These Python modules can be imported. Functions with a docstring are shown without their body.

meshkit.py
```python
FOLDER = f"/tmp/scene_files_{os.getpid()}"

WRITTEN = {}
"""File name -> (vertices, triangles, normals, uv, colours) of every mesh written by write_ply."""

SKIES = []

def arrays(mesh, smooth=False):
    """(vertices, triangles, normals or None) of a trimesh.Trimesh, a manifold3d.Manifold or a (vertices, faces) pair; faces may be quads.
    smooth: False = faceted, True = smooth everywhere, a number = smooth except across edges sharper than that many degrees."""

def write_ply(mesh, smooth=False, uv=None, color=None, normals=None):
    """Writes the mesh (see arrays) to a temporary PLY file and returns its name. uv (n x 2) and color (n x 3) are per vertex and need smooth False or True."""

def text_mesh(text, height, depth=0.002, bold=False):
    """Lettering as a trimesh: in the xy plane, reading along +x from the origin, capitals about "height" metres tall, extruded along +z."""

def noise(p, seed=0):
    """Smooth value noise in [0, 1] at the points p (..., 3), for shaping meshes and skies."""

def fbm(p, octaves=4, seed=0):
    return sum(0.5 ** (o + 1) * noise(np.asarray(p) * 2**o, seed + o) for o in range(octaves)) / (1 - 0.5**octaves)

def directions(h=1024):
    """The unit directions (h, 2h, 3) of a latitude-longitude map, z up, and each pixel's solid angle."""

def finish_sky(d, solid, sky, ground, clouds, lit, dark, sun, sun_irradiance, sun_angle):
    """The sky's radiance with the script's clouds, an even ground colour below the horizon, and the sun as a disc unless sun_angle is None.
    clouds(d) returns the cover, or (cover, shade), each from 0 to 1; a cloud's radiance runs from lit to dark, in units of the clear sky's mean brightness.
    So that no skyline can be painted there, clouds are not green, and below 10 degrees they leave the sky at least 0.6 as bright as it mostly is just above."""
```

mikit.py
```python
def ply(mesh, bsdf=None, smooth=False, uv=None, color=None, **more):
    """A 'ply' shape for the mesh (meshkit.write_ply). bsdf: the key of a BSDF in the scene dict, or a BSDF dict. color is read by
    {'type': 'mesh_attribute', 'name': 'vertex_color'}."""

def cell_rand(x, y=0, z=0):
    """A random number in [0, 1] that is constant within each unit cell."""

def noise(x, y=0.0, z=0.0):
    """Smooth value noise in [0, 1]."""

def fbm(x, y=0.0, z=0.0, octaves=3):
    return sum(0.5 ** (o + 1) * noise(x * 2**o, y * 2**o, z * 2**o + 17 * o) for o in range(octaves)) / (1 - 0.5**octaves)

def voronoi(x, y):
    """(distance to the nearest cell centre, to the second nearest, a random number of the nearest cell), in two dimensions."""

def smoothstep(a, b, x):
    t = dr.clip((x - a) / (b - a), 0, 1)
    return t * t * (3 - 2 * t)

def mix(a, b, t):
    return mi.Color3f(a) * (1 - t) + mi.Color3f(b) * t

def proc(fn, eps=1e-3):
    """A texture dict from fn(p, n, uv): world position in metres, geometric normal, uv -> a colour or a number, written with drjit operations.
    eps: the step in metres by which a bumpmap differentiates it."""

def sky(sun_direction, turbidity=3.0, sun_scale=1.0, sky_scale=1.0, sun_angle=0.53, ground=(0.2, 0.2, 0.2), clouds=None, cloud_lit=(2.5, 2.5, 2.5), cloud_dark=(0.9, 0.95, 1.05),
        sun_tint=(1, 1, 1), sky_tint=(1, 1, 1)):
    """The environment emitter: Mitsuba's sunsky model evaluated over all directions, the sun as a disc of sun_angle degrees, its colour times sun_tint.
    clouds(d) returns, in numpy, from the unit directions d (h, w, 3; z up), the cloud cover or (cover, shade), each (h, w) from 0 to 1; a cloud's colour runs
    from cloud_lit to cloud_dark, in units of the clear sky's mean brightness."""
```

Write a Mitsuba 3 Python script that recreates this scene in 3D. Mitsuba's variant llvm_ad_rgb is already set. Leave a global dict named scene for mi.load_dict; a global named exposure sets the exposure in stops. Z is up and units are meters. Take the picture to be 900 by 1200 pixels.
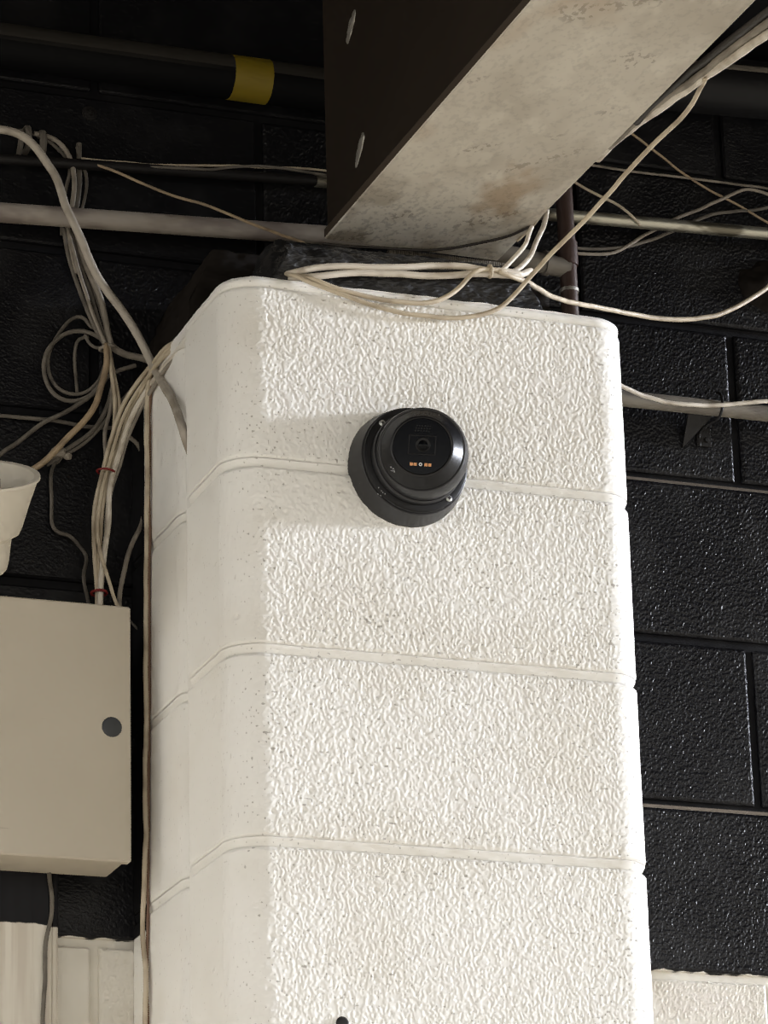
import math, numpy as np, trimesh, manifold3d as m3, drjit as dr, mitsuba as mi, mikit, meshkit
from mikit import proc, noise, fbm, smoothstep, mix
T = mi.ScalarTransform4f
scene, labels = {"type": "scene"}, {}
Z0 = 2.8448            # height of the pillar joint behind the security camera, 14 courses of block
H = 0.2032             # one course of block work

# ---------------------------------------------------------------- camera, sky, sun, exposure
EYE = np.array([-1.174792, -3.403608, -1.320541]); FWD = np.array([0.3375821, 0.8808103, 0.3319812]); UP = np.array([-0.0931986, -0.3196757, 0.9429324])
scene["camera"] = {"type": "perspective", "fov": 11.92088, "fov_axis": "x", "near_clip": 0.05, "far_clip": 200.0,
                   "to_world": T().look_at(origin=(EYE + [0, 0, Z0]).tolist(), target=(EYE + FWD + [0, 0, Z0]).tolist(), up=UP.tolist())}
SUN_AZ, SUN_EL = math.radians(10.0), math.radians(7.0)   # the low sun comes in from the open right side, almost along the wall
def overcast(d):
    return np.ones(d.shape[:2]), 0.25 * meshkit.fbm(d * 3.0, 3, 5)
scene["sky"] = mikit.sky((math.cos(SUN_AZ) * math.cos(SUN_EL), -math.sin(SUN_AZ) * math.cos(SUN_EL), math.sin(SUN_EL)), turbidity=4.0, sun_scale=0.051, sky_scale=0.175, sun_angle=6.0,
                         ground=(0.30, 0.27, 0.22), clouds=overcast, cloud_lit=(2.2, 2.15, 2.05), cloud_dark=(1.8, 1.76, 1.68), sun_tint=(1.0, 2.02, 8.8))
exposure = 6.97

# ---------------------------------------------------------------- helpers
def up_(mesh):
    mesh = trimesh.Trimesh(np.asarray(mesh.vertices) + [0, 0, Z0], mesh.faces, process=False)
    return mesh
def obj(name, mesh, bsdf, parent=None, smooth=35, label=None, category=None, group=None, kind=None):
    base = (parent + "__" if parent else "") + name
    key, n = base, 0
    while key in scene or key in labels:
        n += 1; key = f"{base}_{n:03d}"
    scene[key] = mikit.ply(up_(mesh), bsdf, smooth=smooth)
    tag(key, label, category, group, kind)
    return key
def tag(key, label=None, category=None, group=None, kind=None):
    d = {k: v for k, v in (("label", label), ("category", category), ("group", group), ("kind", kind)) if v}
    if d: labels[key] = d
def thing(name, label, category, group=None, kind=None):
    key, n = name, 0
    while key in labels or key in scene:
        n += 1; key = f"{name}_{n:03d}"
    tag(key, label, category, group, kind)
    return key
def box(x0, x1, y0, y1, z0, z1, b=0.0):
    if b <= 0:
        m = trimesh.creation.box((x1 - x0, y1 - y0, z1 - z0)); m.apply_translation(((x0 + x1) / 2, (y0 + y1) / 2, (z0 + z1) / 2)); return m
    pts = []
    for sx in (0, 1):
        for sy in (0, 1):
            for sz in (0, 1):
                c = np.array([(x0, x1)[sx], (y0, y1)[sy], (z0, z1)[sz]]); i = np.array([1 - 2 * sx, 1 - 2 * sy, 1 - 2 * sz]) * b
                for k in range(3):
                    o = i.copy(); o[k] = 0; pts.append(c + o)
    return trimesh.convex.convex_hull(np.array(pts))
def spline(pts, step=0.006):
    """centripetal-like smooth curve through the points"""
    p = np.asarray(pts, float)
    if len(p) == 2: return np.linspace(p[0], p[1], max(2, int(np.linalg.norm(p[1] - p[0]) / 0.05) + 2))
    t = np.r_[0, np.cumsum(np.maximum(np.linalg.norm(np.diff(p, axis=0), axis=1), 1e-6) ** 0.7)]
    from scipy.interpolate import PchipInterpolator, CubicSpline
    c = CubicSpline(t, p, bc_type="natural")
    n = max(8, int(np.linalg.norm(np.diff(p, axis=0), axis=1).sum() / step))
    return c(np.linspace(0, t[-1], n))
def tube(pts, r, sides=10, step=0.006, smooth=True, wob=0.0, seed=0):
    c = spline(pts, step) if smooth else np.asarray(pts, float)
    if wob: c = c + wob * (meshkit.noise(np.c_[np.arange(len(c)) * 0.23, np.zeros(len(c)), np.full(len(c), seed)][:, None, :] + np.array([[0, 5, 0], [0, 11, 0], [0, 17, 0]]), seed) - 0.5)
    t = np.gradient(c, axis=0); t /= np.linalg.norm(t, axis=1, keepdims=True) + 1e-12
    n = np.cross(t[0], [0.31, 0.2, 0.93]); n /= np.linalg.norm(n)
    rr = np.broadcast_to(np.asarray(r, float), (len(c),))
    a = np.linspace(0, 2 * np.pi, sides, endpoint=False)
    V = []
    for i in range(len(c)):
        n = n - t[i] * (n @ t[i]); n /= np.linalg.norm(n)
        b = np.cross(t[i], n)
        V.append(c[i] + rr[i] * (np.cos(a)[:, None] * n + np.sin(a)[:, None] * b))
    V = np.vstack(V + [c[:1], c[-1:]]); F = []
    m = len(c); k = np.arange(sides); k1 = (k + 1) % sides
    for i in range(m - 1):
        F += [np.c_[i * sides + k, i * sides + k1, (i + 1) * sides + k1], np.c_[i * sides + k, (i + 1) * sides + k1, (i + 1) * sides + k]]
    F += [np.c_[np.full(sides, m * sides), k1, k], np.c_[np.full(sides, m * sides + 1), (m - 1) * sides + k, (m - 1) * sides + k1]]
    return trimesh.Trimesh(V, np.vstack(F), process=False)
def lathe(profile, origin, axis, sides=64, ref=None):
    """profile: (radius, height along axis) pairs, closed where the radius is 0"""
    ax = np.asarray(axis, float); ax /= np.linalg.norm(ax)
    m = trimesh.creation.revolve(np.asarray(profile, float), sections=sides)
    e1 = np.cross(ref if ref is not None else [0, 0, 1.0], ax); e1 /= np.linalg.norm(e1); e2 = np.cross(ax, e1)
    M = np.eye(4); M[:3, 0], M[:3, 1], M[:3, 2], M[:3, 3] = e1, e2, ax, origin
    m.apply_transform(M); m.fix_normals(); return m
def cat(*ms): return trimesh.util.concatenate(ms)
def grid_faces(nr, nc):
    i, j = np.meshgrid(np.arange(nr - 1), np.arange(nc - 1), indexing="ij")
    a = (i * nc + j).ravel()
    return np.vstack([np.c_[a, a + 1, a + nc + 1], np.c_[a, a + nc + 1, a + nc]])
def rough(mesh, amp, freq, seed=0, edge=0.012):
    """a solid refined and pushed about by noise"""
    v, f = trimesh.remesh.subdivide_to_size(mesh.vertices, mesh.faces, edge, max_iter=12)
    m = trimesh.Trimesh(v, f); m.merge_vertices()
    n = m.vertex_normals
    h = meshkit.fbm(m.vertices * freq, 4, seed) - 0.5
    m.vertices = m.vertices + n * (h * 2 * amp)[:, None]
    return m

# ---------------------------------------------------------------- materials
def principled(name, col, rough_=0.5, metallic=0.0, bump=None, scale=0.001, spec=0.5, **more):
    c = {"type": "rgb", "value": list(col)} if isinstance(col, (tuple, list)) else col
    b = {"type": "principled", "base_color": c, "roughness": rough_, "metallic": metallic, "specular": spec, **more}
    if bump is not None: b = {"type": "bumpmap", "nested_texture": bump, "scale": scale, "nested_bsdf": b}
    scene[name] = {"type": "twosided", "bsdf": b}
WALL_W = Z0 - 0.4231
def white_fn(p, n, uv):
    g = fbm(p.x * 9, p.y * 9, p.z * 9, octaves=3); s = noise(p.x * 420, p.y * 420, p.z * 300) + 0.16 * (fbm(p.x * 16 + 5, p.y * 16, p.z * 16, octaves=2) - 0.5)
    c = mix((0.80, 0.79, 0.755), (0.745, 0.725, 0.675), smoothstep(0.45, 0.8, g))
    c = mix(c, (0.33, 0.31, 0.275), (0.3 + 0.5 * smoothstep(0.6, 0.9, -n.y)) * smoothstep(0.82, 0.92, s))
    lap = 0.322 + 0.004 * (fbm(p.y * 60, p.z * 60, 3.0) - 0.5)          # the wall's black paint laps onto the rear of the pillar's sides
    black = smoothstep(lap - 0.0006, lap + 0.0006, p.y) * smoothstep(WALL_W - 0.001, WALL_W + 0.001, p.z)
    return mix(c, (0.006, 0.006, 0.007), black)
principled("white_block_paint", proc(white_fn), 0.55, spec=0.35)
def wall_fn(p, n, uv):
    e = WALL_W + 0.006 * (fbm(p.x * 60, p.z * 60, 3.0, octaves=3) - 0.5)
    white = mix((0.72, 0.69, 0.62), (0.62, 0.58, 0.5), smoothstep(0.5, 0.85, fbm(p.x * 12, p.z * 12, 1.0)))
    black = mix((0.007, 0.007, 0.0085), (0.013, 0.013, 0.0145), smoothstep(0.4, 0.8, fbm(p.x * 20, p.z * 20, 7.0)))
    return mix(white, black, smoothstep(e - 0.0006, e + 0.0006, p.z))
def wall_bump(p, n, uv):
    return fbm(p.x * 520 + p.z * 200, p.y * 520, p.z * 430 - p.x * 150, octaves=2) + 0.5 * smoothstep(0.5, 0.8, noise(p.x * 310 + 31, p.y * 310, p.z * 310))
principled("wall_paint", proc(wall_fn), 0.32, bump=proc(wall_bump, eps=0.0004), scale=0.0007, spec=0.22)
def mortar_fn(p, n, uv):   # the lower half of some bed joints was never reached by the black paint
    bed = (p.z - Z0 - 0.1760) / 0.2032; bed = (bed - dr.floor(bed)) * 0.2032
    bare = smoothstep(0.40, 0.55, fbm(p.x * 3.1 + 3, p.z * 4.9, 4.0)) * smoothstep(Z0 + 0.30, Z0 + 0.1, p.z) * smoothstep(0.42, 0.46, p.x) * smoothstep(0.0062, 0.0048, bed)
    return mix(wall_fn(p, n, uv), (0.20, 0.17, 0.14), bare * (1 - smoothstep(WALL_W + 0.02, WALL_W - 0.02, p.z)))
principled("wall_mortar_paint", proc(mortar_fn), 0.6, spec=0.1)
principled("black_cap_paint", proc(lambda p, n, uv: mix((0.014, 0.014, 0.015), (0.12, 0.115, 0.105), smoothstep(0.35, 0.9, n.z) * smoothstep(0.35, 0.75, fbm(p.x * 110, p.y * 60, 2.0)))), 0.42, spec=0.4)
principled("dark_rough_mortar", (0.013, 0.0105, 0.009), 0.8, spec=0.1)
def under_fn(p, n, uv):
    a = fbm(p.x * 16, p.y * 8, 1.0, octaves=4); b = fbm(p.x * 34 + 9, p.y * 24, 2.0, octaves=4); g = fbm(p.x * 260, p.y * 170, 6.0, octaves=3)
    end = smoothstep(-0.12, 0.11, p.y)                                   # bearing end: grittier, with light bounced off the pillar painted in as paler colour
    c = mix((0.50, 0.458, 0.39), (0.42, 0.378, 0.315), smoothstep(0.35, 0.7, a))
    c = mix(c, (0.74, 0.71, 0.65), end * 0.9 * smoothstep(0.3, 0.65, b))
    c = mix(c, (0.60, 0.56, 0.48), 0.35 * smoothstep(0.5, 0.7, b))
    dx, dy = p.x - 0.262, p.y + 0.045
    patch = smoothstep(0.06, 0.015, dr.sqrt(dx * dx * 2.2 + dy * dy * 0.5) + 0.07 * (b - 0.5))
    rust = dr.maximum(smoothstep(0.55, 0.75, fbm(p.x * 12 + 4, p.y * 6 + 8, 9.0, octaves=4)) * 0.45, patch * 0.75)
    c = mix(c, (0.36, 0.265, 0.175), rust)
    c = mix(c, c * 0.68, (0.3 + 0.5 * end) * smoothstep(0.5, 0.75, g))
    scratch = smoothstep(0.80, 0.9, noise(p.x * 38 + p.y * 30, p.y * 10 - p.x * 8, 3.0)) * smoothstep(0.5, 0.6, g)
    c = mix(c, (0.15, 0.115, 0.085), 0.35 * scratch)
    return mix(c, (0.050, 0.036, 0.025), smoothstep(-0.6, -0.3, n.z))
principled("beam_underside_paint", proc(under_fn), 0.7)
def beamside_fn(p, n, uv):
    return mix((0.016, 0.012, 0.009), (0.026, 0.019, 0.014), fbm(p.x * 6, p.y * 6, p.z * 6))
principled("beam_side_paint", proc(beamside_fn), 0.7, spec=0.15)
principled("bare_metal", (0.42, 0.40, 0.36), 0.45, metallic=0.7)
def boxpaint_fn(p, n, uv):
    c = mix((0.475, 0.425, 0.345), (0.44, 0.39, 0.31), fbm(p.x * 8, p.y * 8, p.z * 8))
    return mix(c, (0.25, 0.2, 0.15), 0.35 * smoothstep(0.93, 0.98, noise(p.x * 25 + p.z * 40, p.y * 40, p.z * 260)))
principled("enclosure_paint", proc(boxpaint_fn), 0.45)
principled("dark_plug", (0.034, 0.037, 0.040), 0.5)
principled("lamp_plastic", (0.60, 0.555, 0.47), 0.5)
principled("grey_rubber", (0.22, 0.20, 0.17), 0.7)
def pipe_fn(p, n, uv):
    g = fbm(p.x * 16, p.y * 30, p.z * 30, octaves=4)
    return mix((0.30, 0.265, 0.225), (0.17, 0.14, 0.12), smoothstep(0.42, 0.72, g))
principled("dusty_pipe_paint", proc(pipe_fn), 0.65)
def steel_fn(p, n, uv):
    return mix((0.50, 0.48, 0.40), (0.16, 0.145, 0.11), smoothstep(0.45, 0.66, fbm(p.x * 25, p.y * 60, p.z * 60, octaves=4)))
principled("galvanized_steel", proc(steel_fn), 0.4, metallic=0.85)
principled("grimy_pipe", proc(lambda p, n, uv: mix((0.19, 0.17, 0.14), (0.11, 0.095, 0.08), smoothstep(0.4, 0.7, fbm(p.x * 20, p.y * 40, p.z * 40)))), 0.6)
principled("brown_pipe_paint", (0.060, 0.036, 0.030), 0.45)
def sprayed_fn(p, n, uv):   # overspray from below left the top of the pipe unpainted
    return mix((0.004, 0.004, 0.0045), (0.036, 0.033, 0.029), smoothstep(-0.15, 0.12, n.z + 0.3 * (fbm(p.x * 8, p.y * 20, p.z * 20) - 0.5)))
principled("oversprayed_pipe", proc(sprayed_fn), 0.6, spec=0.1)
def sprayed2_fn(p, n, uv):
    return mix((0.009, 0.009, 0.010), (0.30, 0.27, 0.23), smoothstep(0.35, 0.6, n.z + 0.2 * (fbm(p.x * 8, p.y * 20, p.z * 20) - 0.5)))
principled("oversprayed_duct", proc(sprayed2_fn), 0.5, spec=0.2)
principled("yellow_tape", (0.19, 0.135, 0.008), 0.55)
principled("black_steel", (0.012, 0.011, 0.011), 0.5, spec=0.25)
principled("black_roof_paint", (0.008, 0.008, 0.009), 0.7, spec=0.1)
def floor_fn(p, n, uv):
    return mix((0.44, 0.41, 0.36), (0.36, 0.335, 0.29), fbm(p.x * 1.5, p.y * 1.5, 0.0))
principled("concrete_floor", proc(floor_fn), 0.8)
def cable_paint(name, a, b, r=0.5):
    principled(name, proc(lambda p, n, uv: mix(a, b, smoothstep(0.4, 0.75, fbm(p.x * 45, p.y * 45, p.z * 45)))), r)
cable_paint("cable_white", (0.62, 0.57, 0.49), (0.42, 0.37, 0.30))
cable_paint("cable_white_dimmed", (0.40, 0.36, 0.305), (0.28, 0.245, 0.20))  # white cable colour darkened to stand in for dimmer light at the upper left
cable_paint("cable_beige", (0.50, 0.43, 0.32), (0.34, 0.28, 0.20))
cable_paint("cable_dusty", (0.135, 0.12, 0.10), (0.075, 0.066, 0.055), 0.8)
cable_paint("cable_grey", (0.26, 0.23, 0.19), (0.16, 0.14, 0.115), 0.7)
cable_paint("cable_tan", (0.36, 0.27, 0.17), (0.24, 0.18, 0.12))
principled("cable_dark", (0.035, 0.031, 0.028), 0.5)
principled("cable_brown", (0.14, 0.075, 0.045), 0.5)
principled("red_tie_plastic", (0.17, 0.012, 0.012), 0.45)
principled("camera_plastic", (0.016, 0.016, 0.0175), 0.36, spec=0.45)
principled("camera_plastic_dark", (0.006, 0.006, 0.007), 0.42, spec=0.25)
principled("camera_window", (0.003, 0.0035, 0.005), 0.12, spec=0.12)
principled("camera_bezel", (0.007, 0.007, 0.008), 0.32, spec=0.35)
principled("lens_glass", (0.003, 0.003, 0.004), 0.15, spec=0.25)
principled("led_orange", (0.62, 0.30, 0.13), 0.4)
principled("screw_steel", (0.55, 0.55, 0.53), 0.35, metallic=0.8)
principled("print_grey", (0.30, 0.30, 0.31), 0.6)

# ---------------------------------------------------------------- the room
XL, XR, YF = -2.4, 3.2, -4.2
D = 0.3697
FL, CE = -Z0, 0.765
k = obj("floor", box(XL - 6, XR + 8, YF - 6, D + 0.2, FL - 0.1, FL), "concrete_floor", smooth=False, kind="structure")
k = obj("ceiling", box(XL, XR, YF, D + 0.2, CE, CE + 0.08), "black_roof_paint", smooth=False, kind="structure")
tag("wall_back", "block wall painted black above and off-white below", None, None, "structure")
rng = np.random.default_rng(4)
def grainy_face(a, b, y, z0, z1, seed):
    """a block whose front, lit almost along its face, shows the grain of the concrete"""
    x = np.r_[a, np.arange(a + 0.0012, b - 0.0012, 0.0012), b]; z = np.r_[z0, np.arange(z0 + 0.0012, z1 - 0.0012, 0.0012), z1]
    X, Z = np.meshgrid(x, z)
    q = np.stack([X * 520 + Z * 110, Z * 390 - X * 110, 0 * X + seed], -1)
    g = np.clip(meshkit.noise(q, seed) + 0.5 * meshkit.noise(q * 1.7 + 9, seed + 1) - 0.62, 0, 1) * 1.2
    h = 0.0013 * g * (0.35 + 0.9 * meshkit.fbm(q * 0.035, 2, seed + 2)) + 0.0008 * (meshkit.fbm(q * 0.08, 2, seed + 3) - 0.5)
    d = np.minimum(np.minimum(X - a, b - X), np.minimum(Z - z0, z1 - Z)); h = h - 0.0025 * np.clip(1 - d / 0.004, 0, 1) ** 2
    V = np.stack([X, y + 0.0004 - h, Z], -1)
    r, c = V.shape[:2]; ring = np.r_[V[0], V[1:, -1], V[-1, -2::-1], V[-2:0:-1, 0]]; back = ring.copy(); back[:, 1] = y + 0.15
    n0, k = r * c, len(ring); kk = np.arange(k); k1 = (kk + 1) % k
    F = np.vstack([grid_faces(r, c), np.c_[n0 + kk, n0 + k + kk, n0 + k1], np.c_[n0 + k1, n0 + k + kk, n0 + k + k1]])
    return trimesh.Trimesh(np.vstack([V.reshape(-1, 3), ring, back]), F, process=False)
zw0 = 0.1760
xj = 0.735
J = 0.0105
zs = [zw0 + i * H for i in range(-15, 4)]          # tops of the courses
for i, zt in zip(range(-15, 4), zs):
    z0, z1 = max(zt - H + J, FL), min(zt, CE)
    if z1 - z0 < 0.02: continue
    ph = xj if i % 2 == 1 else xj - 0.2032
    n0 = int(math.floor((XL - ph) / 0.4064))
    for n in range(n0, 20):
        a, b = ph + n * 0.4064 + J / 2, ph + (n + 1) * 0.4064 - J / 2
        a, b = max(a, XL), min(b, XR)
        if b - a < 0.03: continue
        dy = rng.uniform(-0.0008, 0.0008)
        if b < 0.3 or a > 1.0 or z0 < -0.66 or z1 > 0.6: obj("block", box(a, b, D + dy, D + 0.19, z0, z1, 0.0025), "wall_paint", "wall_back", smooth=False)
        else: obj("block", grainy_face(a, b, D + dy, z0, z1, 40 + i * 31 + n), "wall_paint", "wall_back", smooth=True)
obj("mortar", box(XL, XR, D + 0.008, D + 0.18, FL, CE), "wall_mortar_paint", "wall_back", smooth=False)

# ---------------------------------------------------------------- the pillar of bullnose blocks
R_, W_, DB = 0.0412, 0.385, 0.143
def path_front(ds_flat=0.0010, ds_side=0.003, yb=DB, x0=-R_, x1=W_ + R_, yf=0.0, r=R_):
    """(points, normals, s, face weight) from the rear of the left side round the front to the rear of the right side"""
    P, N = [], []
    for y in np.arange(yb, yf + r, -ds_side): P.append((x0, y)); N.append((-1, 0))
    for a in np.linspace(0, np.pi / 2, int(r * np.pi / 2 / 0.002) + 1): P.append((x0 + r - r * np.cos(a), yf + r - r * np.sin(a))); N.append((-np.cos(a), -np.sin(a)))
    for x in np.arange(x0 + r + ds_flat, x1 - r, ds_flat): P.append((x, yf)); N.append((0, -1))
    for a in np.linspace(np.pi / 2, 0, int(r * np.pi / 2 / 0.002) + 1): P.append((x1 - r + r * np.cos(a), yf + r - r * np.sin(a))); N.append((np.cos(a), -np.sin(a)))
    for y in np.arange(yf + r + ds_side, yb + 1e-9, ds_side): P.append((x1, y)); N.append((1, 0))
    P, N = np.array(P), np.array(N)
    s = np.r_[0, np.cumsum(np.linalg.norm(np.diff(P, axis=0), axis=1))]
    face = np.clip(-N[:, 1], 0, 1) ** 6
    return P, N, s, face
def shell(P, N, zrow, off):
    """a skin over path x rows, closed at the top, bottom and rear by simple faces; off (rows, cols)"""
    nr, nc = len(zrow), len(P)
    V = np.empty((nr, nc, 3)); V[..., :2] = P[None] + N[None] * off[..., None]; V[..., 2] = zrow[:, None]
    # inner rows close the block at its bed faces
    inner = P - N * 0.03
    lo, hi = np.c_[inner, np.full(nc, zrow[0])], np.c_[inner, np.full(nc, zrow[-1])]
    V = np.vstack([lo[None], V, hi[None]])
    m = trimesh.Trimesh(V.reshape(-1, 3), grid_faces(nr + 2, nc), process=False)
    return m
rp = np.random.default_rng(11)
def relief(s, z, face, seed):
    S, Z = np.meshgrid(s, z)
    warp = 0.004 * (meshkit.noise(np.stack([S * 60, Z * 60, 0 * S], -1), seed) - 0.5)
    u, w = (S + 0.35 * Z + warp) * 500, (Z - 0.25 * S + warp) * 350     # dabs of thick paint, a little longer than wide
    a = meshkit.noise(np.stack([u, w, 0 * S], -1), seed + 1); b = meshkit.noise(np.stack([u * 1.9, w * 1.9, 0 * S + 5], -1), seed + 2)
    blob = a + 0.45 * b
    blob = np.clip((blob - 0.50) / 0.45, 0, 1); blob = blob * blob * (3 - 2 * blob)
    big = meshkit.fbm(np.stack([S * 25, Z * 25, 0 * S + 9], -1), 2, seed + 3) - 0.5
    amt = 0.12 + 0.88 * face[None]
    h = amt * 0.00066 * blob + 0.0006 * big
    n = int(26 * (z[-1] - z[0]) / 0.19)
    for _ in range(n):                                                  # pits in the block the paint did not fill
        i = rp.choice(len(s)); c, zc, rr, dp = s[i], rp.uniform(z[0], z[-1]), rp.uniform(0.0008, 0.0022), rp.uniform(0.001, 0.0028)
        i0, i1 = np.searchsorted(s, [c - 4 * rr, c + 4 * rr]); j0, j1 = np.searchsorted(z, [zc - 4 * rr, zc + 4 * rr])
        d2 = ((S[j0:j1, i0:i1] - c) / rr) ** 2 + ((Z[j0:j1, i0:i1] - zc) / (rr * 1.3)) ** 2
        h[j0:j1, i0:i1] -= dp * np.exp(-d2)
    return h
def edge_round(s, z, seed, depth=0.0026, up=0.0045):
    S, Z = np.meshgrid(s, z)
    lim = up * (0.35 + 1.1 * meshkit.fbm(np.stack([S * 55, Z * 0, 0 * S + seed], -1), 3, seed))
    d = np.minimum(z[-1] - Z, (Z - z[0]) * 1.0)
    t = np.clip(1 - d / lim, 0, 1)
    return -depth * t * t
tag("pillar", "pillar of off-white painted bullnose blocks holding up the steel beam", "pillar")
def course(zt, seed, fine=True):
    z0, z1 = zt - H + 0.0102, zt
    if fine:
        P, N, s, face = path_front()
        z = np.r_[z0 + np.array([0, 0.0006]), np.arange(z0 + 0.0016, z1 - 0.001, 0.0011), z1 - np.array([0.0006, 0])]
        off = relief(s, z, face, seed) + edge_round(s, z, seed)
    else:
        P, N, s, face = path_front(0.05, 0.05); z = np.array([z0, z0 + 0.002, z1 - 0.002, z1]); off = np.array([-0.002, 0, 0, -0.002])[:, None] * np.ones(len(s))
    obj("block", shell(P, N, z, off), "white_block_paint", "pillar", smooth=True if fine else 40)
    # the mortar under this block, struck back towards its bottom
    ns = 8 if fine else 2
    zm = np.linspace(zt - H, z0, ns); S, Zm = np.meshgrid(s, zm)
    tt = (Zm - zm[0]) / (zm[-1] - zm[0])
    off = -0.0070 + 0.0064 * tt ** 0.8 + 0.0016 * (meshkit.fbm(np.stack([S * 45, Zm * 300, 0 * S + seed], -1), 3, seed + 50) - 0.5)
    obj("mortar_joint", shell(P, N, zm, off), "white_block_paint", "pillar", smooth=True)
def rear_course(zt, seed, fine=True):
    z0, z1 = zt - H + 0.0102, zt
    x0, x1 = -0.0344, W_ + 0.0344
    P, N, s, face = path_front(0.03, 0.0026 if fine else 0.05, D - 0.001, x0, x1, 0.166, R_)
    z = np.r_[z0, np.arange(z0 + 0.0012, z1 - 0.0012, 0.0028 if fine else 0.09), z1]
    S, Z = np.meshgrid(s, z)
    off = (0.0012 * (meshkit.fbm(np.stack([S * 40, Z * 40, 0 * S + seed], -1), 4, seed) - 0.5) + edge_round(s, z, seed, 0.0022, 0.0035)) if fine else np.zeros_like(S)
    obj("block", shell(P, N, z, off), "white_block_paint", "pillar", smooth=True if fine else 40)
    zm = np.linspace(zt - H, z0, 6); S, Zm = np.meshgrid(s, zm); tt = (Zm - zm[0]) / (zm[-1] - zm[0])
    off = -0.005 + 0.0045 * tt ** 0.8 + 0.0016 * (meshkit.fbm(np.stack([S * 45, Zm * 300, 0 * S + seed], -1), 3, seed) - 0.5)
    obj("mortar_joint", shell(P, N, zm, off), "white_block_paint", "pillar", smooth=True)
for c in range(-1, 15):
    zt = -c * H
    if zt - H < FL - 0.001: break
    course(zt, 100 + c * 7, c <= 3)
    rear_course(zt, 300 + c * 7, c <= 3)
obj("core", box(-0.012, W_ + 0.012, 0.03, D - 0.001, FL, H - 0.003), "white_block_paint", "pillar", smooth=False)
obj("side_joint", box(-0.033, W_ + 0.033, DB - 0.004, 0.172, FL, H + 0.009), "white_block_paint", "pillar", smooth=False)
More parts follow.
